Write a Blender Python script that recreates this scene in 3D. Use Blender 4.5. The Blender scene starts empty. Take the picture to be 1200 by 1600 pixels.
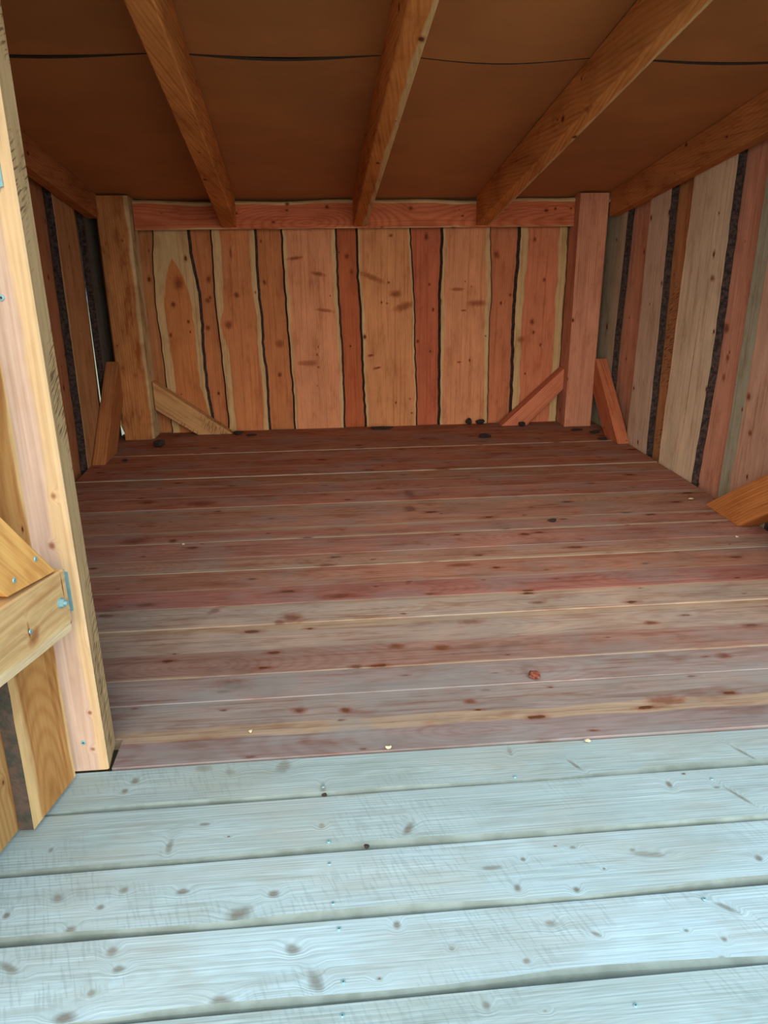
import bpy, bmesh, math, random
from mathutils import Vector, Matrix

# ------------------------------------------------------------------ camera, sky, fill sun, exposure
scene = bpy.context.scene
COL = scene.collection
rng = random.Random(7)


def set_camera():
    f, p, yaw, roll = 1176.4, .34225, .08662, .01064
    fwd = Vector((math.sin(yaw) * math.cos(p), math.cos(yaw) * math.cos(p), -math.sin(p)))
    r = Vector((math.cos(yaw), -math.sin(yaw), 0))
    d = fwd.cross(r)
    c, s = math.cos(roll), math.sin(roll)
    right, down = c * r + s * d, -s * r + c * d
    cam = bpy.data.cameras.new('camera')
    cam.sensor_fit = 'HORIZONTAL'
    cam.sensor_width = 36.0
    cam.lens = 36.0 * f / 1200.0
    cam.clip_start = 0.02
    o = bpy.data.objects.new('camera', cam)
    COL.objects.link(o)
    m = Matrix((right, -down, -fwd)).transposed().to_4x4()
    m.translation = (0, 0, 1.0)
    o.matrix_world = m
    scene.camera = o


set_camera()
world = bpy.data.worlds.new('overcast_sky')
scene.world = world
world.use_nodes = True
bg = world.node_tree.nodes['Background']
bg.inputs['Color'].default_value = (0.46, 0.78, 1.0, 1)
bg.inputs['Strength'].default_value = 1.25

sun_data = bpy.data.lights.new('fill_sun', 'SUN')  # added wide soft light from behind the camera, lifts the dim interior
sun_data.energy = 4.4
sun_data.angle = math.radians(80)
sun_data.color = (1.0, 0.84, 0.66)
sun = bpy.data.objects.new('fill_sun', sun_data)
COL.objects.link(sun)
sun.location = (-1, -4, 4)
sun.rotation_euler = Vector((0.06, 1.0, -0.46)).to_track_quat('-Z', 'Y').to_euler()

scene.view_settings.view_transform = 'Standard'
scene.view_settings.look = 'None'
scene.view_settings.gamma = 1.0
scene.view_settings.use_curve_mapping = False
scene.view_settings.exposure = 0.52


# ------------------------------------------------------------------ material node helpers
class G:
    def __init__(self, name):
        self.m = bpy.data.materials.new(name)
        self.m.use_nodes = True
        self.t = self.m.node_tree
        self.t.nodes.clear()
        self.out = self.t.nodes.new('ShaderNodeOutputMaterial')
        self.b = self.t.nodes.new('ShaderNodeBsdfPrincipled')
        self.t.links.new(self.b.outputs[0], self.out.inputs[0])

    def put(self, sock, v):
        if isinstance(v, bpy.types.NodeSocket):
            self.t.links.new(v, sock)
        elif isinstance(v, (tuple, list)):
            sock.default_value = tuple(v) + ((1,) if len(sock.default_value) == 4 and len(v) == 3 else ())
        else:
            sock.default_value = v

    def math(self, op, a, b=0.0, c=None, clamp=False):
        n = self.t.nodes.new('ShaderNodeMath')
        n.operation = op
        n.use_clamp = clamp
        self.put(n.inputs[0], a)
        self.put(n.inputs[1], b)
        if c is not None:
            self.put(n.inputs[2], c)
        return n.outputs[0]

    def add(self, a, b): return self.math('ADD', a, b)
    def sub(self, a, b): return self.math('SUBTRACT', a, b)
    def mul(self, a, b): return self.math('MULTIPLY', a, b)

    def vec(self, x, y, z=0.0):
        n = self.t.nodes.new('ShaderNodeCombineXYZ')
        for i, v in enumerate((x, y, z)):
            self.put(n.inputs[i], v)
        return n.outputs[0]

    def sep(self, v):
        n = self.t.nodes.new('ShaderNodeSeparateXYZ')
        self.put(n.inputs[0], v)
        return n.outputs

    def attr(self, name):
        n = self.t.nodes.new('ShaderNodeAttribute')
        n.attribute_name = name
        return n

    def noise(self, v, scale=1.0, detail=2.0, rough=0.5, color=False):
        n = self.t.nodes.new('ShaderNodeTexNoise')
        self.put(n.inputs['Vector'], v)
        n.inputs['Scale'].default_value = scale
        n.inputs['Detail'].default_value = detail
        n.inputs['Roughness'].default_value = rough
        return n.outputs['Color' if color else 'Fac']

    def v2(self, x, y, c):
        return self.vec(self.math('MULTIPLY_ADD', c, 31.7, x) if isinstance(c, bpy.types.NodeSocket) else self.add(x, c * 31.7), y)

    def noise2(self, v, scale=1.0, detail=2.0, rough=0.5):
        n = self.t.nodes.new('ShaderNodeTexNoise')
        n.noise_dimensions = '2D'
        self.put(n.inputs['Vector'], v)
        n.inputs['Scale'].default_value = scale
        n.inputs['Detail'].default_value = detail
        n.inputs['Roughness'].default_value = rough
        return n.outputs['Fac']

    def smooth(self, x, a, b, lo=0.0, hi=1.0):
        n = self.t.nodes.new('ShaderNodeMapRange')
        n.interpolation_type = 'SMOOTHSTEP'
        self.put(n.inputs[0], x)
        self.put(n.inputs[1], a)
        self.put(n.inputs[2], b)
        self.put(n.inputs[3], lo)
        self.put(n.inputs[4], hi)
        return n.outputs[0]

    def mix(self, f, a, b, mode='MIX'):
        n = self.t.nodes.new('ShaderNodeMix')
        n.data_type = 'RGBA'
        n.blend_type = mode
        n.clamp_factor = True
        self.put(n.inputs['Factor'], f)
        self.put(n.inputs[6], a)
        self.put(n.inputs[7], b)
        return n.outputs[2]

    def scale(self, col, f):
        n = self.t.nodes.new('ShaderNodeVectorMath')
        n.operation = 'SCALE'
        self.put(n.inputs[0], col)
        self.put(n.inputs['Scale'], f)
        return n.outputs[0]

    def bump(self, h, strength=0.3, dist=0.002):
        n = self.t.nodes.new('ShaderNodeBump')
        n.inputs['Strength'].default_value = strength
        n.inputs['Distance'].default_value = dist
        self.put(n.inputs['Height'], h)
        self.put(self.b.inputs['Normal'], n.outputs[0])


KNOT_GROUP = []


def knot_group():
    """One elliptical knot: darkens, reddens around itself and bends the grain."""
    if KNOT_GROUP:
        return KNOT_GROUP[0]
    t = bpy.data.node_groups.new('knot', 'ShaderNodeTree')
    for nm in ('u', 'v', 'wob', 'kn', 'hal', 'bend', 'ku', 'kv', 'a1', 'b1', 'a2', 'b2', 'dk'):
        t.interface.new_socket(nm, in_out='INPUT', socket_type='NodeSocketFloat')
    for nm in ('kn', 'hal', 'bend'):
        t.interface.new_socket(nm, in_out='OUTPUT', socket_type='NodeSocketFloat')
    g = G.__new__(G)
    g.t = t
    gi, go = t.nodes.new('NodeGroupInput'), t.nodes.new('NodeGroupOutput')
    u, v, wob, kn, hal, bend, ku, kv, a1, b1, a2, b2, dk = gi.outputs[:13]
    a, b = g.sub(u, ku), g.sub(v, kv)
    e1 = g.add(g.mul(a, a1), g.mul(b, b1))
    e2 = g.sub(g.mul(b, a2), g.mul(a, b2))
    rr = g.add(g.math('SQRT', g.add(g.mul(e1, e1), g.mul(e2, e2))), g.mul(wob, 120))
    t.links.new(g.math('MAXIMUM', kn, g.smooth(rr, 0.4, 1.05, dk, 0.0)), go.inputs[0])
    t.links.new(g.math('MAXIMUM', hal, g.smooth(rr, 0.8, 1.7, 0.55, 0.0)), go.inputs[1])
    t.links.new(g.math('MAXIMUM', bend, g.smooth(rr, 0.0, 4.0, 0.014, 0.0)), go.inputs[2])
    KNOT_GROUP.append(t)
    return t


WOODS = {}


def wood(name, *args, **kw):
    key = (name, repr(args), repr(sorted(kw.items())))
    if key not in WOODS:
        WOODS[key] = build_wood(name, *args, **kw)
    return WOODS[key]


WOOD_DEFAULTS = dict(sapcol=(0.62, 0.46, 0.25), knot_rate=0.5, knot_size=1.0, ring=0.45, period=0.0085,
                     knotcol=(0.10, 0.035, 0.015), halo=(0.42, 0.13, 0.05), dirt=0.0, dirtcol=(0.255, 0.255, 0.25),
                     saw=0.0, sawcol=(0.13, 0.07, 0.035), streak=0.16, stain=0.0, staincol=(0.28, 0.10, 0.05), mott=0.34,
                     kstretch=0.62, arc=0.32, blotch=0.42, lines=0.38, blotchcol=(0.62, 0.45, 0.36))
WOOD_GROUPS = {}


def new_group(name, ins, outs):
    t = bpy.data.node_groups.new(name, 'ShaderNodeTree')
    g = G.__new__(G)
    g.t = t
    for nm, kind in ins:
        t.interface.new_socket(nm, in_out='INPUT', socket_type=kind)
    for nm, kind in outs:
        t.interface.new_socket(nm, in_out='OUTPUT', socket_type=kind)
    gi, go = t.nodes.new('NodeGroupInput'), t.nodes.new('NodeGroupOutput')
    return g, {nm: gi.outputs[i] for i, (nm, _) in enumerate(ins)}, go


def coord_group():
    """Board coordinates stored on the mesh, plus the small wobble that roughens knots."""
    if 'coords' in WOOD_GROUPS:
        return WOOD_GROUPS['coords']
    F = 'NodeSocketFloat'
    g, _, go = new_group('board_coords', [], [(k, F) for k in ('u', 'v', 'q', 'w', 'seed', 'wob')])
    u, v, w = g.sep(g.attr('bw').outputs['Vector'])
    seed = g.sep(g.attr('sap').outputs['Vector'])[2]
    q = g.add(g.add(u, g.mul(w, 0.83)), g.mul(seed, 3.7))
    wob = g.mul(g.sub(g.noise2(g.v2(g.mul(q, 60), g.mul(v, 60), seed), 1, 1), 0.5), 0.006)
    for i, o in enumerate((u, v, q, w, seed, wob)):
        g.t.links.new(o, go.inputs[i])
    WOOD_GROUPS['coords'] = g.t
    return g.t


def wood_group():
    if 'wood' in WOOD_GROUPS:
        return WOOD_GROUPS['wood']
    F, C = 'NodeSocketFloat', 'NodeSocketColor'
    ins = [(k, F) for k in ('v', 'q', 'u', 'w', 'seed', 'wob', 'kn0', 'hal0', 'bend0')]
    ins += [(k, C if isinstance(d, tuple) else F) for k, d in WOOD_DEFAULTS.items()]
    g, p, go = new_group('sawn_wood', ins, [('color', C), ('fine', F)])
    v, q, u, w, seed, wob = [p[k] for k in ('v', 'q', 'u', 'w', 'seed', 'wob')]
    dl, dr, _ = g.sep(g.attr('ed').outputs['Vector'])
    sl, sr, _ = g.sep(g.attr('sap').outputs['Vector'])
    tint = g.attr('tint').outputs['Color']
    # random knots
    vo = g.t.nodes.new('ShaderNodeTexVoronoi')
    vo.voronoi_dimensions = '2D'
    su, sv = 0.085, 0.26
    cq, cv = g.math('DIVIDE', q, su), g.add(g.math('DIVIDE', v, sv), g.mul(seed, 5.1))
    g.put(vo.inputs['Vector'], g.vec(cq, cv))
    vo.inputs['Scale'].default_value = 1.0
    px, py, _ = g.sep(vo.outputs['Position'])
    ra, rb, rc = g.sep(vo.outputs['Color'])
    du, dv = g.mul(g.sub(cq, px), su), g.mul(g.sub(cv, py), g.mul(p['kstretch'], sv))
    r = g.add(g.math('SQRT', g.add(g.mul(du, du), g.mul(dv, dv))), wob)
    r0 = g.mul(g.add(0.0025, g.mul(g.mul(rb, rb), 0.0075)), p['knot_size'])
    pick = g.math('LESS_THAN', ra, p['knot_rate'])
    kn = g.math('MAXIMUM', p['kn0'], g.mul(pick, g.smooth(r, g.mul(r0, 0.55), r0, 1.0, 0.0)))
    hal = g.math('MAXIMUM', p['hal0'], g.mul(pick, g.smooth(r, g.mul(r0, 0.8), g.mul(r0, 2.0), 0.5, 0.0)))
    bend = g.math('MAXIMUM', p['bend0'], g.mul(pick, g.smooth(r, 0.0, g.mul(r0, 5.0), 0.012, 0.0)))
    # growth rings cut by a flat-sawn face, with slow wander
    wander = g.mul(g.sub(g.noise2(g.v2(g.mul(q, 4), g.mul(v, 1.3), seed), 1, 1), 0.5), 0.05)
    gg = g.add(g.add(g.mul(g.sub(dl, dr), 0.5), wander), g.add(bend, g.mul(w, 0.83)))
    hh = g.mul(g.math('ABSOLUTE', g.sub(g.noise2(g.v2(g.mul(seed, 9.1), g.mul(v, 1.1), 0.3), 1, 0), 0.42)), p['arc'])
    rad = g.math('SQRT', g.add(g.mul(gg, gg), g.mul(hh, hh)))
    band = g.math('SINE', g.add(g.mul(g.math('DIVIDE', rad, p['period']), 6.2832), g.mul(seed, 6.0)))
    band = g.math('POWER', g.add(g.mul(band, 0.5), 0.5), 1.8)
    fine = g.noise2(g.v2(g.mul(g.add(q, bend), 210), g.mul(v, 4.0), seed), 1, 1, 0.6)
    mot = g.noise2(g.v2(g.mul(q, 9), g.mul(v, 2.2), g.mul(seed, 4)), 1, 1, 0.6)
    heart = g.scale(tint, g.add(1.0, g.mul(g.sub(mot, 0.5), p['mott'])))
    late = g.mix(1.0, heart, (0.70, 0.50, 0.38), 'MULTIPLY')
    ringf = g.mul(band, p['ring'])
    col = g.mix(ringf, heart, late)
    # pale sapwood along the waney edges
    edge_w = g.mul(g.sub(g.noise2(g.v2(g.mul(seed, 3.3), g.mul(v, 5.0), 0.7), 1, 1), 0.5), 0.024)
    edge_w = g.mul(edge_w, g.smooth(g.math('MAXIMUM', sl, sr), 0.0, 0.03, 0.45, 1.0))
    ml = g.smooth(g.add(g.sub(dl, sl), edge_w), -0.004, 0.005, 1.0, 0.0)
    mr = g.smooth(g.add(g.sub(dr, sr), edge_w), -0.004, 0.005, 1.0, 0.0)
    ml = g.mul(ml, g.math('GREATER_THAN', sl, 0.0005))
    mr = g.mul(mr, g.math('GREATER_THAN', sr, 0.0005))
    sapm = g.math('MAXIMUM', ml, mr)
    saplate = g.mix(g.mul(ringf, 0.5), p['sapcol'], g.mix(1.0, p['sapcol'], (0.85, 0.74, 0.6), 'MULTIPLY'))
    col = g.mix(sapm, col, saplate)
    col = g.scale(col, g.add(1.0, g.mul(g.sub(fine, 0.5), g.mul(p['streak'], 2.0))))
    bl = g.noise2(g.v2(g.mul(q, 16), g.mul(v, 5.5), g.add(seed, 8.0)), 1, 3, 0.68)
    dark = g.mix(1.0, col, p['blotchcol'], 'MULTIPLY')
    col = g.mix(g.mul(g.smooth(bl, 0.50, 0.74), p['blotch']), col, dark)
    col = g.scale(col, g.add(1.0, g.mul(g.smooth(bl, 0.28, 0.50, 0.22, 0.0), p['blotch'])))
    ls = g.noise2(g.v2(g.mul(q, 75), g.mul(v, 1.7), g.add(seed, 2.0)), 1, 1, 0.6)
    col = g.mix(g.mul(g.smooth(ls, 0.54, 0.72), p['lines']), col, g.mix(1.0, col, p['blotchcol'], 'MULTIPLY'))
    col = g.mix(hal, col, g.mix(0.45, g.mix(1.0, col, p['halo'], 'MULTIPLY'), p['halo']))
    col = g.mix(g.mul(kn, 0.92), col, p['knotcol'])
    st = g.noise2(g.v2(g.mul(u, 42), g.mul(v, 5.0), 2.0), 1, 2, 0.65)
    col = g.mix(g.mul(g.smooth(st, 0.57, 0.72), p['stain']), col, p['staincol'])
    d1 = g.noise2(g.v2(g.mul(u, 7), g.mul(v, 3.2), 5.0), 1, 3, 0.65)
    col = g.mix(g.mul(g.smooth(d1, 0.42, 0.70), p['dirt']), col, p['dirtcol'])
    s1 = g.noise2(g.v2(g.mul(q, 22), g.mul(g.add(v, g.mul(q, 0.35)), 170), seed), 1, 1)
    s2 = g.noise2(g.v2(g.mul(q, 7), g.mul(v, 3.0), g.add(seed, 3.0)), 1, 2)
    sm = g.mul(g.smooth(s1, 0.52, 0.66), g.smooth(s2, 0.46, 0.60))
    col = g.mix(g.mul(sm, p['saw']), col, p['sawcol'])
    g.t.links.new(col, go.inputs[0])
    g.t.links.new(fine, go.inputs[1])
    WOOD_GROUPS['wood'] = g.t
    return g.t


def build_wood(name, sapcol=None, knots=(), rough=0.7, bump=0.0, **kw):
    par = dict(WOOD_DEFAULTS)
    par.update(kw)
    if sapcol:
        par['sapcol'] = sapcol
    g = G(name)
    cn = g.t.nodes.new('ShaderNodeGroup')
    cn.node_tree = coord_group()
    u, v, q, w, seed, wob = cn.outputs[:6]
    kn, hal, bend = 0.0, 0.0, 0.0
    # knots seen in particular places: (across, along, half-width, half-length, angle, darkness)
    for ku, kv, ru, rv, an, dk in knots:
        n = g.t.nodes.new('ShaderNodeGroup')
        n.node_tree = knot_group()
        ca, sa = math.cos(math.radians(an)), math.sin(math.radians(an))
        for i, val in enumerate((u, v, wob, kn, hal, bend, ku, kv, ca / ru, sa / ru, ca / rv, sa / rv, dk)):
            g.put(n.inputs[i], val)
        kn, hal, bend = n.outputs[0], n.outputs[1], n.outputs[2]
    wn = g.t.nodes.new('ShaderNodeGroup')
    wn.node_tree = wood_group()
    for k, val in dict(par, v=v, q=q, u=u, w=w, seed=seed, wob=wob, kn0=kn, hal0=hal, bend0=bend).items():
        g.put(wn.inputs[k], val)
    g.put(g.b.inputs['Base Color'], wn.outputs[0])
    g.b.inputs['Roughness'].default_value = rough
    g.b.inputs['Specular IOR Level'].default_value = 0.0
    if bump > 0:
        g.bump(wn.outputs[1], bump, 0.0012)
    return g.m


def simple(name, col, rough=0.6, metal=0.0, noise_scale=40.0, amount=0.3, bumpd=0.0, bumps=0.4, col2=None):
    g = G(name)
    tc = g.t.nodes.new('ShaderNodeTexCoord').outputs['Object']
    n = g.noise(tc, noise_scale, 4, 0.6)
    c2 = col2 or tuple(c * (1 - amount) for c in col)
    g.put(g.b.inputs['Base Color'], g.mix(g.smooth(n, 0.35, 0.65), col, c2))
    g.b.inputs['Roughness'].default_value = rough
    g.b.inputs['Metallic'].default_value = metal
    if bumpd:
        g.bump(n, bumps, bumpd)
    return g.m


WALLSAP = (0.56, 0.37, 0.18)
M = {
    'fir': wood('fir_board', WALLSAP),
    'fir_floor': wood('fir_floor_plank', (0.36, 0.265, 0.19), knot_rate=0.5, knot_size=1.1, ring=0.25, streak=0.16, stain=0.34, staincol=(0.20, 0.065, 0.04), dirt=0.3, mott=0.4, blotch=0.5, lines=0.45, kstretch=0.36, halo=(0.34, 0.10, 0.05)),
    'beam': wood('fir_beam', (0.58, 0.42, 0.22), knot_rate=0.35, ring=0.5, period=0.011),
    'rough': wood('rough_sawn_fir', (0.58, 0.42, 0.22), knot_rate=0.3, ring=0.3, saw=0.75),
    'treated': wood('treated_pine', (0.31, 0.385, 0.37), knot_rate=0.28, knot_size=0.7, ring=0.16, period=0.0052, arc=0.16,
                    knotcol=(0.13, 0.085, 0.055), halo=(0.26, 0.255, 0.21), streak=0.15, bump=0.5, mott=0.2, blotch=0.35, lines=0.25, blotchcol=(0.78, 0.76, 0.69), dirt=0.40, dirtcol=(0.345, 0.365, 0.33), saw=0.25, sawcol=(0.20, 0.25, 0.25),
                    stain=0.25, staincol=(0.22, 0.23, 0.185)),
}
M['deck_edge'] = simple('weathered_shaded_deck_edge', (0.225, 0.28, 0.265), 0.9, 0, 14, 0.4, 0.001, 0.4, (0.165, 0.205, 0.185))  # green-grey grime, with the near edge's shade darkened into the colour
M['bark'] = simple('bark', (0.075, 0.042, 0.034), 0.95, 0, 70, 0.7, 0.008, 1.0, (0.012, 0.009, 0.008))
M['bark_lichen'] = simple('lichen_bark', (0.10, 0.062, 0.045), 0.95, 0, 45, 0.6, 0.006, 1.0, (0.045, 0.045, 0.034))
M['sheet'] = simple('brown_board_sheet', (0.46, 0.185, 0.055), 0.75, 0, 3.0, 0.16, 0)
M['sheet_edge'] = simple('seam_shade_sheet_edge', (0.03, 0.018, 0.010), 0.9)  # brown board edge painted near-black to carry the seam's shadow
M['roofing'] = simple('dark_roofing', (0.03, 0.03, 0.03), 0.9)
M['zinc'] = simple('zinc_plated_steel', (0.27, 0.50, 0.55), 0.42, 0.35, 60, 0.15)
M['recess'] = simple('screw_recess', (0.06, 0.06, 0.06), 0.6, 0.5)
M['soil'] = simple('grassy_ground', (0.24, 0.23, 0.12), 0.95, 0, 2.5, 0.4, 0.01, 0.5, (0.30, 0.24, 0.16))
M['darkbark'] = simple('dark_bark_crumb', (0.035, 0.022, 0.016), 0.95, 0, 90, 0.6, 0.004, 0.8)
M['redchip'] = simple('red_bark_chip', (0.30, 0.075, 0.035), 0.8, 0, 120, 0.6, 0.002, 0.5, (0.10, 0.03, 0.02))
M['palechip'] = simple('pale_wood_chip', (0.66, 0.55, 0.36), 0.8, 0, 120, 0.2)


def with_knots(kind, knots, **kw):
    base = {'fir': dict(sapcol=WALLSAP),
            'floor': dict(sapcol=(0.36, 0.265, 0.19), knot_rate=0.5, knot_size=1.1, ring=0.25, streak=0.16, stain=0.34, staincol=(0.20, 0.065, 0.04), dirt=0.3, mott=0.4, blotch=0.5, lines=0.45, kstretch=0.36, halo=(0.34, 0.10, 0.05)),
            'beam': dict(sapcol=(0.58, 0.42, 0.22), knot_rate=0.25, ring=0.5, period=0.011),
            'treated': dict(sapcol=(0.31, 0.385, 0.37), knot_rate=0.14, knot_size=0.6, ring=0.16, period=0.0052, arc=0.16,
                            knotcol=(0.13, 0.085, 0.055), halo=(0.26, 0.255, 0.21), streak=0.15, bump=0.5, mott=0.2, blotch=0.35, lines=0.25, blotchcol=(0.78, 0.76, 0.69), dirt=0.40, dirtcol=(0.345, 0.365, 0.33), saw=0.25, sawcol=(0.20, 0.25, 0.25),
                            stain=0.25, staincol=(0.22, 0.23, 0.185))}[kind]
    d = dict(base)
    d.update(kw)
    return wood('knotty_' + kind, knots=knots, **d)


# ------------------------------------------------------------------ object helpers
def link(o, parent=None):
    COL.objects.link(o)
    if parent is not None:
        o.parent = parent
    return o


def empty(name, label, cat=None, kind=None, loc=(0, 0, 0), group=None):
    o = bpy.data.objects.new(name, None)
    o.location = loc
    o.empty_display_size = 0.1
    link(o)
    tag(o, label, cat, kind, group)
    return o


def tag(o, label, cat=None, kind=None, group=None):
    if label:
        o['label'] = label
    if cat:
        o['category'] = cat
    if kind:
        o['kind'] = kind
    if group:
        o['group'] = group
    return o


def warm(t):
    return (t[0] * 1.08, t[1] * 0.87, t[2] * 0.72)


def loft(name, rings, frame, mats, parent=None, tint=(0.5, 0.3, 0.17), sap=(0, 0), seed=None, bark=(), caps=True):
    """rings: cross-sections of (u, v, w) points; frame: (O, U, V, W); bark: section edges in material 1."""
    O, U, V, W = [Vector(a) for a in frame]
    bm = bmesh.new()
    vs, raw = [], []
    saps = []
    for ring in rings:
        lo, hi = min(p[0] for p in ring), max(p[0] for p in ring)
        row = []
        for (a, b, c) in ring:
            row.append(bm.verts.new(O + U * a + V * b + W * c))
            raw.append((a, b, c, a - lo, hi - a))
            saps += [interp(t, b) if isinstance(t, list) else t for t in sap]
        vs.append(row)
    k = len(rings[0])
    for i in range(len(rings) - 1):
        for j in range(k):
            f = bm.faces.new((vs[i][j], vs[i][(j + 1) % k], vs[i + 1][(j + 1) % k], vs[i + 1][j]))
            f.material_index = 1 if j in bark else 0
    if caps:
        bm.faces.new(vs[0])
        bm.faces.new(vs[-1])
    bmesh.ops.recalc_face_normals(bm, faces=bm.faces)
    me = bpy.data.meshes.new(name)
    bm.to_mesh(me)
    bm.free()
    n = len(me.vertices)
    sd = rng.uniform(0, 10) if seed is None else seed
    a = me.attributes.new('bw', 'FLOAT_VECTOR', 'POINT')
    a.data.foreach_set('vector', [x for r in raw for x in r[:3]])
    a = me.attributes.new('ed', 'FLOAT_VECTOR', 'POINT')
    a.data.foreach_set('vector', [x for r in raw for x in (r[3], r[4], 0.0)])
    a = me.attributes.new('sap', 'FLOAT_VECTOR', 'POINT')
    a.data.foreach_set('vector', [x for i in range(n) for x in (saps[2 * i], saps[2 * i + 1], sd)])
    a = me.attributes.new('tint', 'FLOAT_COLOR', 'POINT')
    a.data.foreach_set('color', [tint[0], tint[1], tint[2], 1.0] * n)
    for m in (mats if isinstance(mats, (list, tuple)) else [mats]):
        me.materials.append(m)
    return link(bpy.data.objects.new(name, me), parent)


def interp(pl, v):
    pl = sorted(pl, key=lambda p: p[1])
    if v <= pl[0][1]:
        return pl[0][0]
    for (a, b), (c, d) in zip(pl, pl[1:]):
        if v <= d:
            t = (v - b) / (d - b)
            t = t * t * (3 - 2 * t) * 0.5 + t * 0.5
            return a + (c - a) * t
    return pl[-1][0]


def live_board(name, left, right, v0, v1, w_front, thick, frame, mats, parent, tint, sap=(0.0, 0.0), wane=(0.006, 0.006),
               jit=0.002, n=26, top=None, bark=(0, 3), seed=None):
    """Board with natural edges given as polylines (u, v); w grows towards the viewer; top(u) gives a sloped head."""
    rings = []
    r = random.Random(int(abs(left[0][0] * 1000)) + int(abs(right[0][0]) * 77))
    for i in range(n + 1):
        t = i / n
        v = v0 + (v1 - v0) * t
        a = interp(left, v) + r.uniform(-jit, jit)
        b = interp(right, v) + r.uniform(-jit, jit)
        wb = w_front - thick
        ring = [(a - wane[0], wb), (a, w_front), (b, w_front), (b + wane[1], wb)]
        # section edges: 0 left side, 1 face, 2 right side, 3 back
        pts = []
        for (x, w) in ring:
            vv = v if top is None or i < n else top(x)
            pts.append((x, vv, w))
        rings.append(pts)
    return loft(name, rings, frame, mats, parent, tint, sap, seed, bark)


def timber(name, u0, u1, v0, v1, w0, w1, frame, mats, parent=None, tint=(0.5, 0.3, 0.17), sap=(0, 0), ch=0.003, n=2, seed=None, bark=(), skew=None):
    """Straight sawn timber with small arrises. skew(v) -> (du, dw) shift of the section."""
    rings = []
    for i in range(n + 1):
        v = v0 + (v1 - v0) * i / n
        du, dw = skew(v) if skew else (0, 0)
        sec = [(u0 + ch, w0), (u0, w0 + ch), (u0, w1 - ch), (u0 + ch, w1), (u1 - ch, w1), (u1, w1 - ch), (u1, w0 + ch), (u1 - ch, w0)]
        rings.append([(a + du, v, b + dw) for a, b in sec])
    return loft(name, rings, frame, mats, parent, tint, sap, seed, bark)


def prism(name, poly, w0, w1, frame, grain, mats, parent=None, tint=(0.5, 0.3, 0.17), seed=None, ch=0.002):
    """Polygon (a, b) in the frame's first two axes, given depth; grain = direction of the fibres in (a, b)."""
    O, A, B, Nn = [Vector(x) for x in frame]
    bm = bmesh.new()
    lo = [bm.verts.new(O + A * a + B * b + Nn * w0) for a, b in poly]
    hi = [bm.verts.new(O + A * a + B * b + Nn * w1) for a, b in poly]
    bm.faces.new(lo)
    bm.faces.new(hi)
    k = len(poly)
    for i in range(k):
        bm.faces.new((lo[i], lo[(i + 1) % k], hi[(i + 1) % k], hi[i]))
    bmesh.ops.recalc_face_normals(bm, faces=bm.faces)
    if ch:
        bmesh.ops.bevel(bm, geom=list(bm.edges), offset=ch, segments=1, affect='EDGES')
    me = bpy.data.meshes.new(name)
    bm.to_mesh(me)
    bm.free()
    gl = Vector(grain).normalized()
    raw = []
    for v in me.vertices:
        d = v.co - O
        a, b, w = d.dot(A), d.dot(B), d.dot(Nn)
        raw.append((-a * gl.y + b * gl.x, a * gl.x + b * gl.y, w))
    umin, umax = min(r[0] for r in raw), max(r[0] for r in raw)
    sd = rng.uniform(0, 10) if seed is None else seed
    n = len(raw)
    for nm, typ, key, data in (
            ('bw', 'FLOAT_VECTOR', 'vector', [x for r in raw for x in r]),
            ('ed', 'FLOAT_VECTOR', 'vector', [x for r in raw for x in (r[0] - umin, umax - r[0], 0)]),
            ('sap', 'FLOAT_VECTOR', 'vector', [0, 0, sd] * n),
            ('tint', 'FLOAT_COLOR', 'color', [tint[0], tint[1], tint[2], 1.0] * n)):
        at = me.attributes.new(nm, typ, 'POINT')
        at.data.foreach_set(key, data)
    me.materials.append(mats)
    return link(bpy.data.objects.new(name, me), parent)


def mesh_obj(name, bm, mats, parent=None):
    me = bpy.data.meshes.new(name)
    bm.to_mesh(me)
    bm.free()
    for m in (mats if isinstance(mats, (list, tuple)) else [mats]):
        me.materials.append(m)
    return link(bpy.data.objects.new(name, me), parent)


XR = ((0, 0, 0), (0, 1, 0), (1, 0, 0), (0, 0, 1))      # planks running left-right: u = y, v = x, w = z
BACK = ((0, 0, 0), (1, 0, 0), (0, 0, 1), (0, -1, 0))   # back wall: u = x, v = z, w = -y
RIGHT = ((0, 0, 0), (0, 1, 0), (0, 0, 1), (-1, 0, 0))  # right wall: u = y, v = z, w = -x
LEFT = ((0, 0, 0), (0, 1, 0), (0, 0, 1), (1, 0, 0))    # left wall: u = y, v = z, w = x
FRONT = ((0, 0, 0), (1, 0, 0), (0, 0, 1), (0, -1, 0))

XL, XRT, YB = -1.11, 1.62, 4.28


def zc(y):
    return 1.237 + 0.172 * (4.2 - y)


# ------------------------------------------------------------------ ground
bm = bmesh.new()
N_G = 30
gv = [[bm.verts.new((-18 + 36 * i / N_G, -16 + 36 * j / N_G, -0.26 + rng.uniform(-0.02, 0.02))) for j in range(N_G + 1)] for i in range(N_G + 1)]
for i in range(N_G):
    for j in range(N_G):
        bm.faces.new((gv[i][j], gv[i + 1][j], gv[i + 1][j + 1], gv[i][j + 1]))
tag(mesh_obj('ground', bm, M['soil']), 'grassy soil around and below the wooden shelter', None, 'structure')

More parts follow.
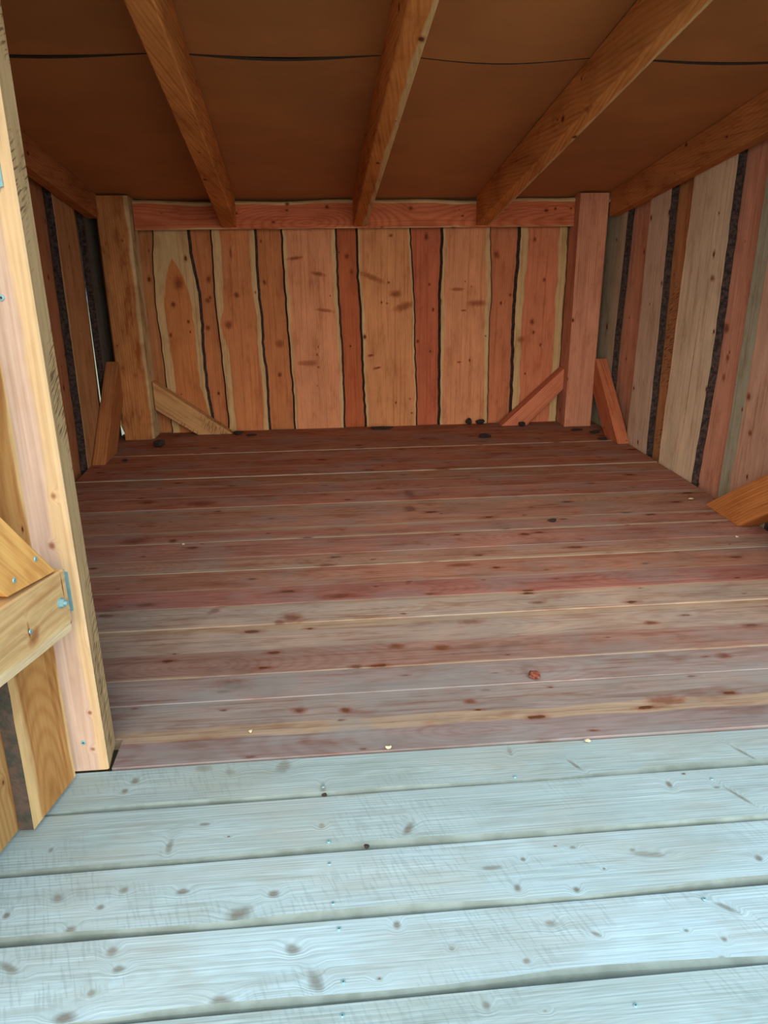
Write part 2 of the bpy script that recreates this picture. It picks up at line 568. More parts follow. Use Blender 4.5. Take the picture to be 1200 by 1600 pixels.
# ------------------------------------------------------------------ inner floor
floor = empty('floor', 'reddish-brown sawn plank floor inside the shelter', None, 'structure')
FY = [1.312, 1.413, 1.535, 1.643, 1.762, 1.903, 2.029, 2.146, 2.286, 2.396, 2.547, 2.667, 2.789, 2.93, 3.074, 3.214, 3.354,
      3.494, 3.634, 3.783, 3.917, 4.05, 4.165, 4.285]
RED, PINK, TAN, GREY = (0.40, 0.155, 0.105), (0.46, 0.245, 0.18), (0.47, 0.30, 0.19), (0.46, 0.36, 0.29)
FT = [(0.245, 0.19, 0.185), (0.275, 0.225, 0.205), (0.285, 0.22, 0.205), (0.27, 0.165, 0.135), (0.36, 0.275, 0.225), (0.365, 0.285, 0.235),
      (0.31, 0.14, 0.115), (0.34, 0.17, 0.12), (0.35, 0.20, 0.145), (0.35, 0.175, 0.135), (0.36, 0.17, 0.125), (0.37, 0.19, 0.135),
      (0.38, 0.20, 0.135), (0.37, 0.165, 0.115), (0.36, 0.155, 0.105), (0.35, 0.16, 0.095), (0.36, 0.145, 0.09), (0.35, 0.135, 0.08),
      (0.37, 0.155, 0.09), (0.37, 0.16, 0.095), (0.35, 0.145, 0.085), (0.37, 0.155, 0.09), (0.34, 0.135, 0.075)]
FK = [(1.935, -0.1, .022, .03, 35, .55), (1.6, -0.23, .022, .045, 10, .75), (1.535, -0.127, .014, .03, 0, .6), (1.482, -0.07, .012, .015, 0, .9),
      (1.471, 0.035, .011, .012, 0, .8), (1.43, 0.775, .016, .04, 0, .5), (2.297, 0.006, .012, .03, 0, .6), (3.009, 0.371, .05, .02, 0, .5),
      (2.822, 0.348, .03, .025, 0, .6), (2.0, -0.324, .02, .012, 40, .45), (1.908, -0.132, .016, .012, 0, .5), (2.06, -0.539, .012, .03, 0, .7),
      (2.142, 0.264, .02, .008, 25, .5), (1.741, 0.181, .012, .02, 0, .6), (1.722, 0.297, .012, .02, 0, .6), (2.572, -0.54, .018, .014, 0, .8),
      (2.594, -0.679, .03, .05, 0, .4), (3.03, -0.722, .02, .03, 0, .6), (2.987, -0.494, .03, .05, 0, .5), (2.06, 0.032, .014, .05, 0, .55),
      (1.651, 0.067, .010, .016, 0, .9), (1.474, 0.324, .008, .014, 0, .6), (1.603, 1.004, .012, .02, 0, .8), (3.384, 0.221, .014, .03, 0, .6),
      (3.362, 0.566, .02, .03, 0, .5), (2.494, 0.729, .012, .02, 0, .9), (3.849, 0.87, .015, .03, 0, .6), (2.25, 0.45, .012, .04, 0, .5),
      (1.86, 0.4, .012, .03, 0, .6), (1.80, 0.9, .01, .02, 0, .7), (1.95, 0.62, .008, .02, 0, .7)]
for i in range(len(FY) - 1):
    y0, y1 = FY[i], FY[i + 1]
    gap = 0.0014
    ks = [k for k in FK if y0 < k[0] < y1]
    near_sap = {0: 0.0, 1: 0.022, 2: 0.0, 3: 0.004, 5: 0.006, 7: 0.005, 8: 0.020, 9: 0.0}.get(i, rng.choice([0.0, 0.0, 0.003, 0.005, 0.014]))
    far_sap = {0: 0.02, 4: 0.03, 5: 0.02, 10: 0.02, 12: 0.03}.get(i, 0.0)
    mat = with_knots('floor', ks, dirt=0.6 if i < 3 else 0.3) if ks or i < 3 else M['fir_floor']
    dz = rng.uniform(-0.0025, 0.0015)
    xa = -1.105 + rng.uniform(-0.006, 0.006)
    if i < 1:
        xa = -0.447
    timber('plank', y0 + gap / 2, y1 - gap / 2, xa, 1.612, -0.028 + dz, dz, XR, mat, floor, FT[i], (near_sap, far_sap), ch=0.0012, n=8,
           seed=rng.uniform(0, 10))
for x in (-0.95, -0.3, 0.35, 1.0, 1.5):
    timber('joist', x - 0.03, x + 0.03, 1.32, 4.27, -0.15, -0.032, ((0, 0, 0), (1, 0, 0), (0, 1, 0), (0, 0, 1)), M['beam'], floor, (0.36, 0.265, 0.19))

# ------------------------------------------------------------------ porch deck of grey-green treated boards
porch = empty('porch_floor', 'pale grey-green treated deck boards in front of the shelter', None, 'structure')
DY = [1.312, 1.192, 1.048, 0.908, 0.768, 0.628, 0.488]
DK = [[(1.270, -0.392, .010, .008, 0, .8), (1.242, -0.405, .007, .007, 0, .8), (1.278, -0.206, .008, .01, 0, .5), (1.295, -0.261, .012, .016, 0, .5),
       (1.285, -0.1, .02, .014, 20, .35), (1.285, 0.37, .014, .005, 0, .5), (1.23, 0.49, .004, .02, 60, .6), (1.232, 0.851, .004, .03, 60, .5), (1.200, 0.851, .008, .02, 0, .8),
       (1.21, -.02, .015, .006, 0, .6)],
      [(1.086, -0.293, .018, .006, 0, .5), (1.1, -0.5, .006, .004, 0, .5), (1.11, -0.024, .007, .006, 0, .7), (1.136, -0.238, .004, .01, 0, .5),
       (1.086, 0.132, .020, .008, 30, .85), (1.151, 0.652, .012, .006, 0, .85), (1.133, 0.74, .004, .007, 0, .7), (1.105, 0.77, .004, .03, 60, .5)],
      [(0.997, -0.35, .007, .008, 0, .9), (0.965, -0.38, .006, .007, 0, .9), (0.991, -0.455, .008, .012, 40, .7), (0.983, -0.254, .007, .011, 0, .8),
       (0.963, -0.104, .008, .009, 0, .8), (0.930, -0.158, .014, .022, -20, .9), (0.925, -0.416, .009, .009, 0, .9), (0.964, -0.526, .006, .006, 0, .9),
       (0.936, 0.295, .008, .006, 0, .95), (0.923, 0.39, .007, .006, 0, .95), (0.995, 0.32, .005, .005, 0, .9), (0.958, 0.723, .007, .007, 0, .9),
       (0.984, 0.54, .007, .028, 10, .45), (0.982, 0.262, .005, .018, 0, .4), (0.961, 0.451, .003, .003, 0, .9), (1.013, 0.414, .004, .007, 0, .8), (0.997, 0.515, .005, .006, 0, .8)],
      [(0.88, -0.342, .008, .010, 30, .8), (0.849, -0.325, .006, .009, 0, .7), (0.858, -0.071, .009, .012, 20, .7), (0.802, -0.037, .018, .010, -20, .7),
       (0.814, -0.354, .006, .006, 0, .6), (0.867, -0.488, .006, .02, 30, .6), (0.886, 0.09, .008, .006, 0, .9), (0.865, 0.329, .007, .010, 0, .8),
       (0.805, 0.274, .005, .006, 0, .95), (0.836, 0.168, .004, .004, 0, .9), (0.839, 0.393, .004, .008, 30, .7), (0.867, 0.616, .005, .02, 40, .6),
       (0.811, 0.583, .005, .005, 0, .9), (0.780, 0.564, .006, .006, 0, .95), (0.832, 0.533, .003, .004, 0, .9), (0.782, -0.168, .012, .018, 0, .8), (0.780, -0.381, .01, .016, 0, .9)],
      [(0.74, .2, .006, .006, 0, .8), (0.72, -.3, .006, .006, 0, .8)], []]
DT = [(0.315, 0.41, 0.43), (0.335, 0.44, 0.47), (0.375, 0.50, 0.55), (0.405, 0.545, 0.61), (0.35, 0.455, 0.48), (0.36, 0.45, 0.47)]
deck_planks = []
for i in range(len(DY) - 1):
    ya, yb = DY[i + 1], DY[i]
    r = random.Random(40 + i)
    ph = [r.uniform(0, 6.28) for _ in range(4)]
    rings = []
    nst = 46
    for k in range(nst + 1):
        x = -1.7 + 3.7 * k / nst
        wn = 0.0035 * math.sin(x * 5 + ph[0]) + 0.003 * math.sin(x * 11 + ph[1]) + r.uniform(-0.0008, 0.0008)
        wn2 = max(0.0, 0.008 * math.sin(x * 2.3 + ph[2]) + 0.004 * math.sin(x * 9 + ph[3]))
        y0, y1 = ya + 0.002 + wn, yb - 0.0015
        bulge = 0.0012 * math.sin(x * 3 + ph[3])
        rings.append([(y0 - 0.001, x, -0.034), (y0, x, -0.010 - wn2), (y0 + 0.0015 + wn2 * 0.4, x, -0.0025 - wn2 * 0.3), (y0 + 0.004 + wn2, x, bulge), ((y0 + y1) / 2, x, 0.0006 + bulge),
                      (y1 - 0.004, x, bulge), (y1, x, -0.004), (y1, x, -0.034)])
    mat = with_knots('treated', [(a, b, c * 0.8, d * 0.8, e, f * 0.62) for a, b, c, d, e, f in DK[i]]) if DK[i] else M['treated']
    o = loft('plank', rings, XR, [mat, M['deck_edge']], porch, DT[i], (0, 0), None, (0, 1, 2))
    o.location = (0, 0, rng.uniform(-0.002, 0.001))
    deck_planks.append(o)
for x in (-1.3, -0.55, 0.2, 0.95, 1.7):
    timber('joist', x - 0.03, x + 0.03, 0.50, 1.30, -0.16, -0.037, ((0, 0, 0), (1, 0, 0), (0, 1, 0), (0, 0, 1)), M['treated'], porch, (0.42, 0.42, 0.34))

# ------------------------------------------------------------------ back wall
wall_back = empty('wall_back', 'back wall of live-edge boards, wide pale ones over narrow red ones', None, 'structure')
T_IN, T_OUT = 0.030, 0.024
BOARDS = [
    ([(-0.821, 1.076), (-0.839, 0.871), (-0.845, 0.684), (-0.837, 0.47), (-0.835, 0.291), (-0.827, 0.007)],
     [(-0.649, 1.075), (-0.645, 0.965), (-0.619, 0.76), (-0.618, 0.619), (-0.625, 0.465), (-0.623, 0.253), (-0.609, 0.1)],
     (0.50, 0.235, 0.105), ([(.05, 0), (.055, .5), (.05, .7), (.065, .8), (.085, .9), (.12, .97)], [(.02, .05), (.045, .4), (.05, .7), (.065, .8), (.085, .9), (.12, .97)]), [(-0.715, 0.811, .02, .028, 0, .55), (-0.756, 0.702, .012, .014, 0, .85), (-0.684, 0.61, .008, .01, 0, .9), (-0.786, 0.541, .008, .012, 0, .8)]),
    ([(-0.521, 1.073), (-0.524, 0.916), (-0.528, 0.719), (-0.525, 0.597), (-0.518, 0.432), (-0.512, 0.25), (-0.507, 0.041)],
     [(-0.301, 1.072), (-0.305, 0.864), (-0.301, 0.695), (-0.291, 0.613), (-0.297, 0.479), (-0.288, 0.32), (-0.286, 0.007)],
     (0.52, 0.25, 0.125), ([(.045, 0), (.05, .45), (.02, .59), (.05, .68), (.05, 1.1)], 0.035), [(-0.416, 0.747, .013, .014, 0, .8), (-0.470, 0.591, .018, .02, 0, .6), (-0.43, 0.96, .006, .03, 0, .6)]),
    ([(-0.151, 1.07), (-0.149, 0.813), (-0.145, 0.611), (-0.14, 0.402), (-0.133, 0.208), (-0.132, 0.002)],
     [(0.126, 1.068), (0.128, 0.809), (0.135, 0.606), (0.144, 0.395), (0.144, 0.005)],
     (0.60, 0.325, 0.20), (0.024, 0.028), [(-0.092, 0.932, .034, .008, 6, .6), (0.028, 0.85, .032, .010, -12, .55), (0.055, 0.659, .04, .008, -8, .4), (-0.045, 0.373, .045, .014, 0, .3),
                                          (0.006, 0.42, .006, .007, 0, .6), (0.01, 0.35, .006, .006, 0, .5)]),
    ([(0.249, 1.072), (0.25, 0.877), (0.247, 0.837), (0.259, 0.706), (0.263, 0.446), (0.269, 0.23), (0.278, 0.0)],
     [(0.525, 1.074), (0.533, 0.903), (0.546, 0.742), (0.552, 0.64), (0.553, 0.44), (0.565, 0.167), (0.563, 0.003)],
     (0.56, 0.31, 0.165), (0.022, 0.020), [(0.320, 0.828, .055, .012, -22, .35), (0.448, 0.739, .028, .016, 0, .6), (0.495, 0.671, .05, .018, 18, .45), (0.305, 0.408, .014, .007, 10, .85),
                                          (0.342, 0.337, .022, .006, 12, .8), (0.424, 1.041, .01, .008, 0, .7), (0.411, 0.8, .006, .006, 0, .8), (0.529, 0.156, .006, .006, 0, .7), (0.40, 0.69, .005, .005, 0, .8)]),
    ([(0.709, 1.077), (0.707, 0.901), (0.701, 0.76), (0.703, 0.49), (0.708, 0.163), (0.707, 0.01)],
     [(0.963, 1.075), (0.975, 0.848), (0.983, 0.705), (0.974, 0.59), (0.978, 0.376), (0.982, 0.211), (0.984, 0.013)],
     (0.60, 0.325, 0.195), (0.026, 0.034), [(0.79, 0.759, .034, .008, 0, .35), (0.905, 0.683, .045, .014, 0, .45), (0.830, 0.645, .012, .005, 0, .7), (0.81, 0.359, .012, .005, 0, .6), (0.835, 0.80, .004, .005, 0, .7)]),
    ([(1.136, 1.074), (1.134, 0.896), (1.126, 0.744), (1.125, 0.535), (1.13, 0.318), (1.134, 0.003)],
     [(1.392, 1.072), (1.401, 0.842), (1.396, 0.635), (1.4, 0.421), (1.395, 0.256), (1.399, 0.018)],
     (0.54, 0.235, 0.145), (0.050, 0.055), [(1.214, 1.014, .008, .012, 0, .8), (1.28, 0.803, .008, .012, 0, .8), (1.225, 0.575, .011, .015, 0, .8), (1.235, 0.516, .008, .01, 0, .8), (1.28, 0.446, .007, .01, 0, .8), (1.163, 0.48, .018, .014, 0, .3)]),
]
for L, Rr, tint, sap, ks in BOARDS:
    live_board('plank', L, Rr, -0.15, 1.20, -YB, T_IN, BACK, [with_knots('fir', ks, knot_rate=0.18), M['bark']], wall_back, warm(tint), sap, bark=(0, 2), wane=(0.011, 0.012), jit=0.0025, n=40)
NARROW = [(-1.10, -0.79, (0.47, 0.245, 0.12), []), (-0.69, -0.46, (0.47, 0.215, 0.105), [(-0.562, 0.828, .012, .016, 0, .7), (-0.575, 0.719, .012, .014, 0, .7), (-0.587, 0.573, .012, .014, 0, .7)]),
          (-0.37, -0.09, (0.48, 0.225, 0.11), [(-0.265, 0.809, .008, .014, 0, .8), (-0.27, 1.019, .006, .008, 0, .8), (-0.209, 0.307, .01, .014, 0, .8), (-0.20, .48, .02, .02, 0, .4)]),
          (0.07, 0.31, (0.42, 0.145, 0.075), [(0.186, 0.937, .012, .016, 0, .7), (0.21, 0.857, .01, .014, 0, .7), (0.195, 0.458, .006, .008, 0, .9)]),
          (0.49, 0.77, (0.47, 0.165, 0.10), [(0.621, 1.035, .012, .018, 0, .9), (0.639, 0.786, .006, .008, 0, .8), (0.577, 0.477, .009, .01, 0, .9), (0.649, 0.418, .006, .008, 0, .9)]),
          (0.92, 1.19, (0.49, 0.215, 0.125), [(1.014, 0.937, .014, .02, 20, .6), (1.099, 0.723, .009, .009, 0, .9)]),
          (1.34, 1.60, (0.40, 0.20, 0.12), [])]
for a, b, tint, ks in NARROW:
    mat = with_knots('fir', ks, knot_rate=0.3) if ks else M['fir']
    live_board('plank', [(a, 0), (a, 0.09), (-1.15, 0.11), (-1.15, 1.2)] if a < -1 else [(a, 0), (a - 0.006, 0.5), (a, 1.2)], [(b, 0), (b + 0.006, 0.6), (b, 1.2)], -0.15, 1.20, -(YB + T_IN + 0.003), T_OUT,
               BACK, [mat, M['bark']], wall_back, warm(tint), (0, 0), bark=(0, 2), n=10)

# ------------------------------------------------------------------ right wall
wall_right = empty('wall_right', 'right wall of live-edge boards with dark bark edges', None, 'structure')


def topr(y):
    return zc(y) - 0.02


RW = [([(4.04, 0), (4.045, .45), (4.015, 1.1)], [(4.34, 0), (4.34, 1.1)], (0.50, 0.43, 0.30), (0.0, 0.0)),
      ([(3.506, 0), (3.516, .515), (3.535, 1.2)], [(3.759, .0), (3.746, .485), (3.748, 1.16)], (0.66, 0.51, 0.38), (0.0, 0.0)),
      ([(3.027, 0), (2.994, .58), (2.997, 1.31)], [(3.362, 0), (3.348, .536), (3.334, 1.234)], (0.75, 0.60, 0.42), (0.0, 0.0)),
      ([(2.46, 0), (2.45, .6), (2.46, 1.3)], [(2.80, 0), (2.788, .61), (2.785, 1.2)], (0.62, 0.38, 0.27), (0.03, 0.085)),
      ([(1.92, 0), (1.93, .6), (1.92, 1.5)], [(2.26, 0), (2.26, .6), (2.25, 1.5)], (0.50, 0.33, 0.22), (0.03, 0.03)),
      ([(1.42, 0), (1.42, .6), (1.42, 1.5)], [(1.74, 0), (1.73, .6), (1.74, 1.5)], (0.50, 0.31, 0.20), (0.03, 0.03))]
RKN = {2: [(3.152, 0.45, .0022, .22, 2.4, .75), (3.076, 0.854, .014, .012, 0, .6)], 3: [(2.688, 0.442, .015, .014, 0, .75), (2.643, 0.314, .010, .012, 0, .6)]}
for i, (L, Rr, tint, sap) in enumerate(RW):
    live_board('plank', L, Rr, -0.15, topr(L[1][0]), -XRT, 0.032, RIGHT, [with_knots('fir', RKN[i], sapcol=(0.38, 0.36, 0.26), knot_rate=0.3) if i in RKN else M['fir'], M['bark']], wall_right, tint, sap, bark=(0, 2), top=topr, wane=(0.004, 0.004), jit=0.003)
RN = [(3.70, 4.10, (0.64, 0.33, 0.21)), (3.30, 3.56, (0.54, 0.25, 0.11)), (2.74, 3.06, (0.68, 0.33, 0.22)), (2.20, 2.52, (0.5, 0.30, 0.2)),
      (1.68, 1.98, (0.48, 0.25, 0.15)), (1.30, 1.48, (0.48, 0.25, 0.15))]
for a, b, tint in RN:
    live_board('plank', [(a, 0), (a, 1.5)], [(b, 0), (b, 1.5)], -0.15, topr(a), -(XRT + 0.036), T_OUT, RIGHT,
               [M['rough'] if 3.2 < a < 3.4 else with_knots('fir', [(2.979, 0.664, .020, .018, 0, .6), (2.938, 0.55, .010, .014, 0, .5), (2.946, 0.471, .010, .014, 0, .5)], knot_rate=0.4) if 2.7 < a < 2.8 else M['fir'], M['bark']], wall_right, tint, (0, 0), bark=(0, 2), top=topr, n=8)
timber('stud', 1.93, 2.07, -0.001, zc(2.07) - 0.16, -1.615, -1.475, RIGHT, M['beam'], wall_right, (0.5, 0.28, 0.16))
timber('stud', 1.325, 1.465, -0.001, zc(1.4) - 0.16, -1.615, -1.475, RIGHT, M['beam'], wall_right, (0.5, 0.28, 0.16))

# ------------------------------------------------------------------ left wall
wall_left = empty('wall_left', 'shaded left wall of live-edge boards with a thin daylight gap', None, 'structure')
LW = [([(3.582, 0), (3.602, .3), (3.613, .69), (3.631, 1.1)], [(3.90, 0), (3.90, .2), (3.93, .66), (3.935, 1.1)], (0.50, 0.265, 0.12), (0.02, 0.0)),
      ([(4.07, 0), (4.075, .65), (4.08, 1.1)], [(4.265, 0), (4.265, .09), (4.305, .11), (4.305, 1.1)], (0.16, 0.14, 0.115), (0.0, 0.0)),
      ([(3.02, 0), (3.03, .6), (3.04, 1.2)], [(3.33, 0), (3.32, .6), (3.33, 1.2)], (0.48, 0.25, 0.12), (0.02, 0.03)),
      ([(2.45, 0), (2.46, .6), (2.45, 1.2)], [(2.75, 0), (2.76, .6), (2.75, 1.2)], (0.48, 0.27, 0.13), (0.02, 0.03)),
      ([(1.90, 0), (1.91, .6), (1.90, 1.2)], [(2.20, 0), (2.21, .6), (2.20, 1.2)], (0.48, 0.27, 0.13), (0.02, 0.03)),
      ([(1.36, 0), (1.36, .6), (1.36, 1.2)], [(1.66, 0), (1.66, .6), (1.66, 1.2)], (0.48, 0.27, 0.13), (0.02, 0.03))]
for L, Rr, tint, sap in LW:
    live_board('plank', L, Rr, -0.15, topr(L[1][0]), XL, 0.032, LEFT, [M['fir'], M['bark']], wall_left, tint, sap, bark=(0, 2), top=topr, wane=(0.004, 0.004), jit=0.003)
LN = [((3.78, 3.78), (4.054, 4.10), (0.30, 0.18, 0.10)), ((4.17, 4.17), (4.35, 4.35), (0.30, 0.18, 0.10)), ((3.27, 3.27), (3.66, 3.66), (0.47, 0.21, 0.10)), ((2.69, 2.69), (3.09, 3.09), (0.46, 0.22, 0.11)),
      ((2.14, 2.14), (2.51, 2.51), (0.46, 0.24, 0.12)), ((1.60, 1.60), (1.96, 1.96), (0.46, 0.24, 0.12))]
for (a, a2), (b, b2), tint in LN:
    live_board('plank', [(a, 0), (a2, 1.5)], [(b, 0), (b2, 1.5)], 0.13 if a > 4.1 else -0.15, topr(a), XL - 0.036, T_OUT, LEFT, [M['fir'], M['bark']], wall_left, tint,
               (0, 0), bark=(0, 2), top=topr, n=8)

# ------------------------------------------------------------------ front wall beside the door post, and header over the opening
wall_front = empty('wall_front', 'narrow boarded front wall to the left of the doorway', None, 'structure')
for a, b, lay in ((-1.12, -0.90, 0), (-0.93, -0.72, 1), (-0.75, -0.592, 0)):
    live_board('plank', [(a, 0), (a, 1.6)], [(b, 0), (b, 1.6)], -0.02, 1.56, -(1.345 + 0.026 * lay), 0.024, FRONT, [M['fir'], M['bark']], wall_front,
               (0.5, 0.28, 0.15), (0.02, 0.02), bark=(0, 2), n=8)

# ------------------------------------------------------------------ ceiling sheets and roof
ceiling = empty('ceiling', 'brown board ceiling sheets sloping down to the back', None, 'structure')
timber('header', 1.33, 1.41, -1.12, 1.64, 1.575, 1.70, XR, M['beam'], ceiling, (0.5, 0.28, 0.15))
BAYS = [-1.12, -0.40, 0.255, 0.905, 1.64]
SEAM = 2.535


def sag(x, amp):
    for a, b, k in zip(BAYS, BAYS[1:], amp):
        if a <= x <= b:
            return k * math.sin(math.pi * (x - a) / (b - a)) ** 1.3
    return 0.0


def sheet(x0, x1, y0, y1, amp, seam_y, dz):
    bm = bmesh.new()
    nx, ny = 28, 14
    lo, hi = [], []
    for i in range(nx + 1):
        x = x0 + (x1 - x0) * i / nx
        a, b = [], []
        for j in range(ny + 1):
            y = y0 + (y1 - y0) * j / ny
            z = zc(y) + dz - sag(x, amp) * math.exp(-abs(y - seam_y) / 0.22)
            z -= 0.012 * math.exp(-abs(y - 4.3) / 0.25) * (1 if -0.9 < x < 1.4 else 0.2)
            a.append(bm.verts.new((x, y, z)))
            b.append(bm.verts.new((x, y, z + 0.007)))
        lo.append(a)
        hi.append(b)
    for i in range(nx):
        for j in range(ny):
            bm.faces.new((lo[i][j], lo[i][j + 1], lo[i + 1][j + 1], lo[i + 1][j]))
            bm.faces.new((hi[i][j], hi[i + 1][j], hi[i + 1][j + 1], hi[i][j + 1]))
    for i in range(nx):
        for j in (0, ny):
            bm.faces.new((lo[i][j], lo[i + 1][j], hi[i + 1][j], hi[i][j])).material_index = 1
    for j in range(ny):
        for i in (0, nx):
            bm.faces.new((lo[i][j], lo[i][j + 1], hi[i][j + 1], hi[i][j]))
    bmesh.ops.recalc_face_normals(bm, faces=bm.faces)
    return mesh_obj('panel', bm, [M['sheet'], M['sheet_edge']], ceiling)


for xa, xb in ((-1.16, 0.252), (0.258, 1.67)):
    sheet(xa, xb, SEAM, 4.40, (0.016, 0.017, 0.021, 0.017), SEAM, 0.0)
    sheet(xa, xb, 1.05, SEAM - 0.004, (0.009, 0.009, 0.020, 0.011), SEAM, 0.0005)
bm = bmesh.new()
for y in (1.02, 4.45):
    for x in (-1.25, 1.76):
        for dz in (0.016, 0.03):
            bm.verts.new((x, y, zc(y) + dz))
bmesh.ops.convex_hull(bm, input=bm.verts)
mesh_obj('roof_cover', bm, M['roofing'], ceiling)

# ------------------------------------------------------------------ back corner posts
def post(name, sec, z0, z1, tint, label, mat, sap=(0, 0), sawn=(), group=None, n=6):
    rings = [[(a, z0 + (z1 - z0) * i / n, b) for a, b in sec] for i in range(n + 1)]
    o = loft(name, rings, BACK, [mat, M['rough']], None, tint, sap, None, sawn)
    return tag(o, label, 'post', None, group)


yb0, yb1 = 4.125, 4.268
pl = post('corner_post', [(-1.056, -yb1), (-1.058, -yb0 - 0.002), (-1.054, -yb0), (-0.926, -yb0), (-0.904, -yb0 - 0.022), (-0.898, -yb1)], 0.001, 1.238,
          (0.47, 0.195, 0.07), 'square orange-brown corner post in the back left corner', wood('left_post_fir', (0.58, 0.42, 0.22), knot_rate=0.3, ring=0.4, period=0.012, blotch=0.9), (0.0, 0.018))
pr = post('corner_post', [(1.402, -yb1), (1.402, -yb0 - 0.004), (1.408, -yb0), (1.552, -yb0), (1.557, -yb0 - 0.004), (1.557, -yb1)], 0.001, 1.238,
          (0.58, 0.255, 0.155), 'square pinkish-red corner post in the back right corner', wood('right_post_fir', (0.58, 0.42, 0.22), knot_rate=0.2, ring=0.35, period=0.010), (0, 0))

# ------------------------------------------------------------------ wall plates
beam_knots = [(1.197, -0.119, .008, .01, 0, .9), (1.182, 0.086, .009, .01, 0, .9), (1.111, -0.194, .007, .01, 0, .9), (1.173, 0.522, .011, .013, 0, .8),
              (1.134, 0.797, .006, .007, 0, .9), (1.165, 1.295, .006, .008, 0, .9), (1.167, 1.38, .006, .008, 0, .9)]
rings = []
for i in range(41):
    x = -0.896 + (1.400 + 0.896) * i / 40
    wv = 0.004 * math.sin(x * 5.1) + 0.003 * math.sin(x * 13) + (0.006 if x > 1.05 else 0)
    z1 = 1.213 + wv
    rings.append([(1.081, x, 0.0), (1.078, x, 0.003), (1.078, x, 0.056), (1.081, x, 0.06), (z1 - 0.008, x, 0.06), (z1, x, 0.05), (z1, x, 0.0)])
bp = loft('wall_plate', rings, ((0, 4.262, 0), (0, 0, 1), (1, 0, 0), (0, -1, 0)), with_knots('beam', beam_knots), None, warm((0.50, 0.185, 0.105)), (0.004, 0.016))
tag(bp, 'horizontal red-brown beam along the top of the back wall between the posts', 'beam')


def side_plate(x0, x1, tint, label, slope, zb, sap):
    y0, y1 = 1.42, 4.122 if x0 > 0 else 4.122
    rings = []
    for i in range(13):
        y = y0 + (y1 - y0) * i / 12
        b = zb + slope * (4.2 - y)
        t = zc(y) - 0.003
        rings.append([(b + .004, y, x0), (b, y, x0 + .004), (b, y, x1 - .004), (b + .004, y, x1), (t, y, x1), (t, y, x0)])
    o = loft('wall_plate', rings, ((0, 0, 0), (0, 0, 1), (0, 1, 0), (1, 0, 0)), wood('plate_fir', (0.58, 0.42, 0.22), knot_rate=0.3, ring=0.35, period=0.014, mott=0.6), None, warm(tint), sap)
    return tag(o, label, 'beam')


side_plate(1.562, 1.616, (0.46, 0.235, 0.10), 'sloping brown beam along the top of the right wall', 0.160, 1.112, (0, 0))
side_plate(-1.106, -1.050, (0.40, 0.20, 0.09), 'sloping dark brown beam along the top of the left wall', 0.172, 1.118, (0, 0))

# ------------------------------------------------------------------ rafters
def rafter(xb0, xb1, xf0, xf1, tint, label, sap, seed):
    ya, yb = 1.08, 4.199
    rings = []
    for i in range(15):
        y = ya + (yb - ya) * i / 14
        t = (y - 1.887) / (4.2 - 1.887)
        a, b = xf0 + (xb0 - xf0) * t, xf1 + (xb1 - xf1) * t
        z0, z1 = zc(y) - 0.150, zc(y) - 0.006
        c = 0.004
        rings.append([(a, y, z1), (a, y, z0 + c), (a + c, y, z0), (b - c, y, z0), (b, y, z0 + c), (b, y, z1)])
    o = loft('rafter', rings, ((0, 0, 0), (1, 0, 0), (0, 1, 0), (0, 0, 1)), wood('rafter_fir', (0.60, 0.40, 0.19), knot_rate=0.35, ring=0.32, period=0.013, mott=0.6), None, warm(tint), sap, seed)
    return tag(o, label, 'rafter', None, 'exposed rafters under the ceiling sheets')


rafter(-0.458, -0.382, -0.374, -0.310, (0.55, 0.27, 0.10), 'exposed roof rafter on the left, nearest the door', (0, 0.0), 2.2)
rafter(0.219, 0.290, 0.226, 0.293, (0.53, 0.25, 0.09), 'exposed roof rafter in the middle of the ceiling', (0, 0.018), 5.3)
rafter(0.869, 0.942, 0.850, 0.896, (0.53, 0.27, 0.105), 'exposed roof rafter on the right, showing its broad left side', (0, 0.012), 8.1)

# ------------------------------------------------------------------ knee braces at the feet of the posts
YZ_R = ((0, 0, 0), (0, 1, 0), (0, 0, 1), (1, 0, 0))
XZ_B = ((0, 0, 0), (1, 0, 0), (0, 0, 1), (0, 1, 0))
GB = 'short diagonal braces at the feet of the posts'
tag(prism('knee_brace', [(-0.895, 0.305), (-0.895, 0.150), (-0.675, 0.001), (-0.485, 0.001)], 4.195, 4.262, XZ_B, (0.42, -0.31), M['rough'], None, warm((0.50, 0.345, 0.18))),
    'pale tan diagonal brace on the back wall beside the left post', 'brace', None, GB)
tag(prism('knee_brace', [(1.400, 0.325), (1.400, 0.205), (1.200, 0.001), (1.050, 0.001)], 4.185, 4.268, XZ_B, (0.35, 0.33), M['beam'], None, warm((0.54, 0.235, 0.155))),
    'pinkish-red diagonal brace on the back wall beside the right post', 'brace', None, GB)
tag(prism('knee_brace', [(3.70, 0.001), (3.89, 0.001), (4.121, 0.20), (4.121, 0.385)], 1.552, 1.616, YZ_R, (0.43, 0.37), M['beam'], None, warm((0.50, 0.21, 0.12))),
    'dark red diagonal brace on the right wall in front of the back right post', 'brace', None, GB)
tag(prism('knee_brace', [(3.63, 0.001), (3.86, 0.001), (4.121, 0.23), (4.121, 0.43)], -1.106, -1.040, YZ_R, (0.43, 0.37), M['beam'], None, warm((0.42, 0.215, 0.10))),
    'shaded brown diagonal brace on the left wall in front of the back left post', 'brace', None, GB)
tag(prism('knee_brace', [(2.735, 0.001), (2.48, 0.001), (2.072, 0.275), (2.072, 0.42)], 1.530, 1.612, YZ_R, (-0.42, 0.27), M['beam'], None, warm((0.56, 0.275, 0.105))),
    'bright orange diagonal brace low on the right wall at the picture edge', 'brace', None, GB)

